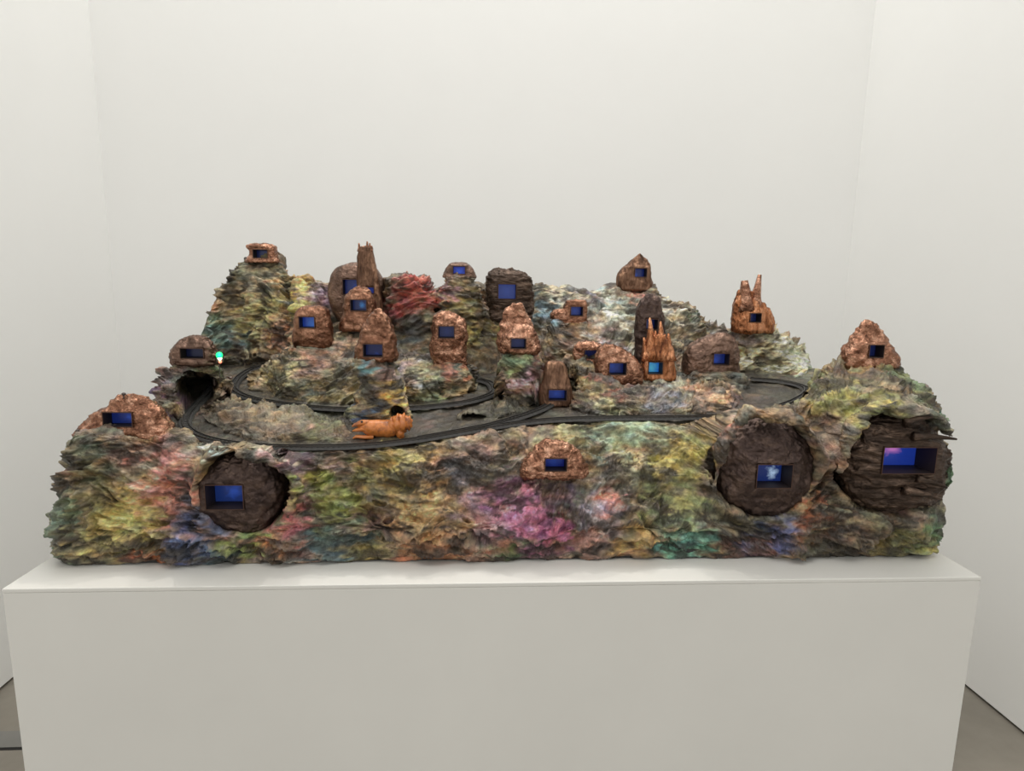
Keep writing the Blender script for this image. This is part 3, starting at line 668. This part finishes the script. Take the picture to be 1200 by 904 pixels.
cone_part('rock_knob', r11, M_COP['bark'], at(601, 323, .75), at(598, 314, .75), 0.014, 0.006, 8)
r12, y12 = hut('copper_hut', 'bright copper hooded hut on the pink and green rock pillar', 'hut', M_COP['bright'], [(383,602,616),(387,597,622),(394,592,627),(402,588,629),(412,587,630)], (599,397.5,616,408.5), 0.455, 0.8, 2.5, 0.004, screen=NAVY, gain=1.3, group=GH)
G = rings([(357,600,611),(364,594,614),(374,590,618),(384,586,624),(396,584,629),(410,584,630)], 0.49, 0.55, 2.6, 60, 40); n_ = -grid_normals(G, True)
D = G+n_*(0.005*ridged(G.reshape(-1, 3)*34, 2)+0.004*fbm(G.reshape(-1, 3)*20, 2)).reshape(G.shape[0], G.shape[1], 1)
link('hood', mesh_np('hood', D, quads(*G.shape[:2], True)), M_COP['bright'], r12)
hut('copper_hut', 'bullet-shaped brown streaked hut at ground level beside the tracks', 'hut', M_COP['brownstreak'], [(424,642,658),(428,639,662),(438,636,665),(452,633,668),(464,631,670),(474,631,671)], (643,457.5,664,469.5), 0.44, 0.85, 2.8, 0.0016, (1, 1, .25), screen=BLUE, gain=0.8, group=GH)
r14, _ = hut('copper_hut', 'square-topped tan copper hut on the pale back slope', 'hut', M_COP['rust'], [(353,664,685),(358,662,686),(366,660,686),(374,658,686),(382,656,686)], (669,360,683,370), 0.76, 0.7, 4.5, 0.0022, screen=BLUE, gain=0.7, group=GH)
G = rings([(364,650,666),(370,646,668),(377,648,668),(383,652,668)], 0.755, 0.8, 2.4, 40, 24); D = G-grid_normals(G, True)*(0.004*ridged(G.reshape(-1, 3)*40, 2)).reshape(G.shape[0], G.shape[1], 1)
link('side_lump', mesh_np('side_lump', D, quads(*G.shape[:2], True)), M_COP['bright'], r14)
hut('copper_hut', 'gabled copper hut on the right end of the back ridge', 'hut', M_COP['brownstreak'], [(299,748,751),(303,744,756),(310,738,760),(316,729,762),(324,724,763),(332,723,764),(340,724,764)], (744,315,758,324.5), 0.93, 0.6, 3, 0.003, (1, 1, .4), screen=BLUE, gain=0.8, blob=(.1,.3,.25), group=GH)
hut('copper_tower', 'tall dark bronze tower rising behind the orange spires', 'tower', M_COP['bronze'], [(346,757,766),(352,752,771),(364,748,775),(384,746,777),(404,745,778),(425,745,780),(445,746,782)], (757,374.5,771,386), 0.62, 0.7, 2.6, 0.003, (1, 1, .4), nv=56, screen=NAVY, gain=1.4, group=GH)
r17, y17 = hut('copper_tower', 'orange streaked copper spires with a glowing cyan screen at the foot', 'tower', M_COP['streak'], [(394,766,778),(402,760,784),(410,757,787),(420,755,788),(430,753,789),(444,752,790)], (760,425,776.5,438), 0.52, 0.6, 3, 0.003, (1, 1, .3), screen=((0.01,.12,.75), (0.12,.7,1.0)), gain=1.3, blob=(.35,.4,.4), group=GH)
for (bx, tx, ty, w) in ((758,754.5,396,6.5), (763,761.5,373,9), (769,768,388,8), (775,774,377,9), (781,779,392,8), (785,783,391,7.5)):
    s = (0.52-CAM[1])/F_PX
    cone_part('spire', r17, M_COP['streak'], at(bx, 424, 0.505), at(tx, ty, 0.535), w*s, 1.3*s, 9, bend=0.002)
hut('copper_hut', 'wide brown domed hut with creased copper roof, right of the spires', 'hut', M_COP['brown'], [(392,838,852),(396,824,858),(403,812,862),(412,805,864),(424,802,865),(439,801,865)], (836,415,855,427.5), 0.58, 0.6, 2.6, 0.0022, screen=BLUE, gain=1.0, blob=(.18,.4,.3), group=GH)
r19, y19 = hut('copper_hut', 'copper hut with two upright horns on the right cliff block', 'hut', M_COP['streak'], [(342,867,880),(350,865,887),(358,862,895),(365,861,900),(374,860,902),(388,859,903)], (879,368,892,377.5), 0.7, 0.7, 2.8, 0.004, (1, 1, .5), screen=NAVY, gain=1.2, group=GH)
s = (0.7-CAM[1])/F_PX
cone_part('horn', r19, M_COP['bright'], at(874, 364, .69), at(872, 329, .69), 11*s, 4*s, 9, bend=0.003)
cone_part('horn', r19, M_COP['bright'], at(885, 364, .69), at(890, 322, .69), 8*s, 2.2*s, 9, bend=-0.003)
hut('copper_hut', 'bright copper pyramid hut on the green right-hand summit', 'hut', M_COP['bright'], [(377,1014,1019),(383,1009,1026),(392,1003,1032),(403,996,1038),(414,990,1044),(428,987,1049)], (1018,405,1036,419), 0.33, 0.75, 2.5, 0.004, screen=NAVY, gain=1.3, flat=1.35, group=GH)
hut('copper_hut', 'low copper hut half hidden behind the copper mound with yellow rocks', 'hut', M_COP['bright'], [(402,682,698),(405,676,704),(411,673,708),(418,672,710),(426,674,710)], (685,411,702,420), 0.58, 0.6, 2.8, 0.003, screen=NAVY, gain=0.8, group=GH)
hut('copper_hut', 'mound-shaped bright copper hut left of the orange spires', 'hut', M_COP['bright'], [(407,708,722),(411,703,731),(419,699,742),(430,698,749),(442,700,751),(454,703,748)], (714,426,734,439), 0.49, 0.55, 2.6, 0.0035, screen=BLUE, gain=0.7, blob=(.25,.3,.6), flat=1.35, group=GH)
hut('copper_hut', 'copper half-dome hut set into the middle of the front rock face', 'hut', M_COP['bright'], [(517,642,656),(521,634,666),(529,624,676),(540,616,684),(550,612,687),(556,612,687)], (639,538,664,552), 0.15, 0.5, 2.6, 0.004, nu=96, nv=56, screen=ELEC, gain=0.55, flat=1.25, group=GH)
def circle_rows(px, py, rx, ry, k=11, top=0.16):
    out = []
    for i in range(k):
        a = -math.pi/2+top+(math.pi-2*top)*i/(k-1); out.append((py+ry*math.sin(a), px-rx*math.cos(a), px+rx*math.cos(a)))
    return out
hut('bronze_pod', 'round brown bronze pod with square blue screen, in the left front rock face', 'pod', M_COP['bronze'], circle_rows(286,577,46,47), (242,569,284,597), 0.135, 0.55, 2.3, 0.004, nu=130, nv=90, recess=0.05, screen=((0.014,.05,.27),(0.03,.13,.75)), gain=1.1, blob=(.14,.55,.45), flat=1.5, group=GP)
hut('bronze_pod', 'dark bronze pod showing a white glow on its screen, second from right end', 'pod', M_COP['bronze'], circle_rows(894,549,54,56), (886,545,929,572), 0.135, 0.5, 2.3, 0.004, nu=130, nv=90, recess=0.05, screen=((0.006,.02,.12),(0.55,.75,1.0)), gain=2.4, blob=(.10,.72,.42), flat=1.5, group=GP)
r26, y26 = hut('bronze_pod', 'large grained bronze pod with pink and blue screen at the right end', 'pod', M_COP['bark'], circle_rows(1043,543,60,56), (1033,525,1098,555), 0.135, 0.5, 2.6, 0.006, (.3, 1, 1.3), nu=150, nv=96, recess=0.066, screen=((0.014,.05,.42),(0.75,.25,.75)), gain=1.7, blob=(.10,.50,.72), flat=1.25, group=GP)
for (a, b, ra) in (((1060,496),(1093,489),7), ((1070,512),(1121,515),6), ((1060,575),(1104,586),7), ((1075,562),(1110,572),5)):
    s = (0.08-CAM[1])/F_PX
    cone_part('splinter', r26, M_COP['bark'], at(*a, 0.066), at(*b, 0.06), ra*s, 1.2*s, 9, bend=0.004)

# ------------------------------------------------------------------ railway tracks
def track(label, pts, loc_px, name='railway_track'):
    C = pts; m = len(C)
    T = np.gradient(C, axis=0); T /= np.linalg.norm(T, axis=1)[:, None]; S = np.cross(T, [0, 0, 1.0]); S /= np.linalg.norm(S, axis=1)[:, None]
    root = thing(name, label, 'track', C[m//2], 'railway tracks')
    def ribbon(nm, off, w, z0, z1, mat, wb=None):
        wb = wb or w
        pr = [(off-wb, z0), (off-w, z1), (off+w, z1), (off+wb, z0)]
        G = np.stack([C+S*a+np.array([0, 0, z]) for a, z in pr], 1)
        k = quads(m, 4); me = mesh_np(nm, G, k[:, ::-1]); me.polygons.foreach_set('use_smooth', np.zeros(len(me.polygons), bool)); return link(nm, me, mat, root)
    ribbon('roadbed', 0, 0.0125, -0.004, 0.0005, M_BED, 0.016)
    ribbon('rail', -0.0068, 0.0010, 0.0015, 0.0046, M_RAIL); ribbon('rail', 0.0068, 0.0010, 0.0015, 0.0046, M_RAIL)
    bm = bmesh.new()
    for i in range(0, m, 2):
        vs = box_bm(bm, (-0.0105, -0.0018, 0.0003), (0.0105, 0.0018, 0.0020)); R = Matrix(((S[i][0], T[i][0], 0, C[i][0]), (S[i][1], T[i][1], 0, C[i][1]), (S[i][2], T[i][2], 1, C[i][2]), (0, 0, 0, 1)))
        for q in vs: q.co = R @ q.co
    o = bm_obj('sleepers', bm, M_BED, root); o['kind'] = 'stuff'
track('black model railway track running out of the tunnel along the front edge to the right', LINES[0], 0)
track('black model railway loop around the inner mounds behind the front track', LINES[1], 0)
track('black model railway siding curving from the brown bullet hut to the front track', LINES[2], 0)

# ------------------------------------------------------------------ signal lamp
S0 = at(258, 450, 0.42); S1 = at(257, 421, 0.42)
sig = thing('signal_lamp', 'tiny railway signal lamp glowing green above the tunnel mouth', 'lamp', S0)
cone_part('pole', sig, M_PIN, S0, S1, 0.0013, 0.0013, 6)
def emit(name, c, g):
    m, nt, b = new_mat(name); b.inputs['Base Color'].default_value = (*c, 1); b.inputs['Emission Color'].default_value = (*c, 1); b.inputs['Emission Strength'].default_value = g; return m
bm = bmesh.new(); a = at(253.5, 425, 0.42); b_ = at(260.5, 412, 0.42); box_bm(bm, (a[0], 0.42, a[2]), (b_[0], 0.428, b_[2])); bm_obj('head', bm, M_PIN, sig, 0.001)
for nm, px, py, r, c, g in (('green_light', 257, 416.5, 0.0085, (0.01, 0.9, 0.22), 1.5), ('white_light', 257.5, 420, 0.0055, (0.9, 1.0, 0.8), 3.0), ('red_light', 258, 424.2, 0.0042, (1.0, 0.25, 0.15), 1.5)):
    bm = bmesh.new(); bmesh.ops.create_uvsphere(bm, u_segments=14, v_segments=10, radius=r); bmesh.ops.translate(bm, verts=bm.verts, vec=at(px, py, 0.416)); bm_obj(nm, bm, emit(nm, c, g), sig, smooth=True)
lg = at(257, 417, 0.40)
L_ = lamp('signal_glow', 'POINT', lg, (0, 0, 0), 0.035, (0.1, 1, 0.4), shadow_soft_size=0.008)

# ------------------------------------------------------------------ orange creature figurine
def orange():
    m, nt, b = new_mat('glazed_orange_clay'); v = coord(nt)
    nt.links.new(ramp(nt, noise_node(nt, v, 45, 4), [(0.3, lin((120, 70, 50))), (0.5, lin((200, 120, 55))), (0.72, lin((215, 140, 95)))]), b.inputs['Base Color'])
    b.inputs['Roughness'].default_value = 0.32; bump(nt, b, noise_node(nt, v, 120, 4), 0.4, 0.003); return m
M_OR = orange()
YC = 0.25; s = (YC-CAM[1])/F_PX
cb = at(447, 514, YC)
cr_ = thing('creature_figurine', 'orange clay creature lying on its side by the track below the pillar', 'figurine', cb)
def blob_along(name, pts, mat, nu=20, nv=34, ribs=0.0, sq=1.0):
    A = np.array([[*at(px, py, YC+dy), r*s, rz*s] for px, py, dy, r, rz in pts]); Z = cr(A, nv)
    th = np.linspace(0, 2*np.pi, nu, endpoint=False); G = np.zeros((nu, nv, 3))
    k = 1+ribs*np.cos(np.arange(nv)*2*np.pi/5.0)
    G[:, :, 0] = Z[None, :, 0]; G[:, :, 1] = Z[None, :, 1]+np.cos(th)[:, None]*(Z[:, 3]*k)[None]; G[:, :, 2] = Z[None, :, 2]+np.sin(th)[:, None]*(Z[:, 4]*k)[None]
    G[:, :, 0] += 0.0025*noise(G.reshape(-1, 3)*60).reshape(nu, nv)
    return link(name, mesh_np(name, G, quads(nu, nv, True)), mat, cr_)
blob_along('body', [(419,501,0,.5,.5),(422,500,0,5,4),(430,501,0,9,8.5),(440,502,0,10.5,10),(452,502.5,0,11,10.5),(460,502.5,0,10.5,10),(466,501,0,8,8),(470,501,0,.5,.5)], M_OR, ribs=0.02)
blob_along('upper_jaw', [(432,496,-.005,4,4),(424,496,-.006,5,3.6),(417,498,-.006,3.5,2.4),(413,500,-.006,.6,.6)], M_OR, 14, 22)
blob_along('middle_jaw', [(434,503,-.006,4.5,3.5),(425,503,-.008,4.5,3),(418,504,-.008,3.4,2.2),(414,505.5,-.008,.6,.6)], M_OR, 14, 22)
blob_along('lower_jaw', [(438,512,-.008,4,3),(428,512.5,-.008,4,2.4),(418,512,-.008,3,2.0),(412.5,515,-.008,.6,.8)], M_OR, 14, 22)
for k, (px, py, r) in enumerate(((460,500,10.5),(466,497,11.5),(472,496,11.5),(478,496,9),(469,507,9))):
    bm = bmesh.new(); bmesh.ops.create_uvsphere(bm, u_segments=18, v_segments=12, radius=r*s)
    for q in bm.verts:
        a = math.atan2(q.co.z, q.co.x); q.co *= 1+0.14*math.sin(8*a+k*1.7); q.co.x *= 0.62; q.co.y *= 0.8
    bmesh.ops.translate(bm, verts=bm.verts, vec=at(px, py, YC-0.004)); bm_obj('tail_frill', bm, M_OR, cr_, smooth=True)
bm = bmesh.new(); bmesh.ops.create_uvsphere(bm, u_segments=10, v_segments=8, radius=1.5*s); bmesh.ops.translate(bm, verts=bm.verts, vec=at(424, 494.5, YC-0.014)); bm_obj('eye', bm, M_PIN, cr_, smooth=True)
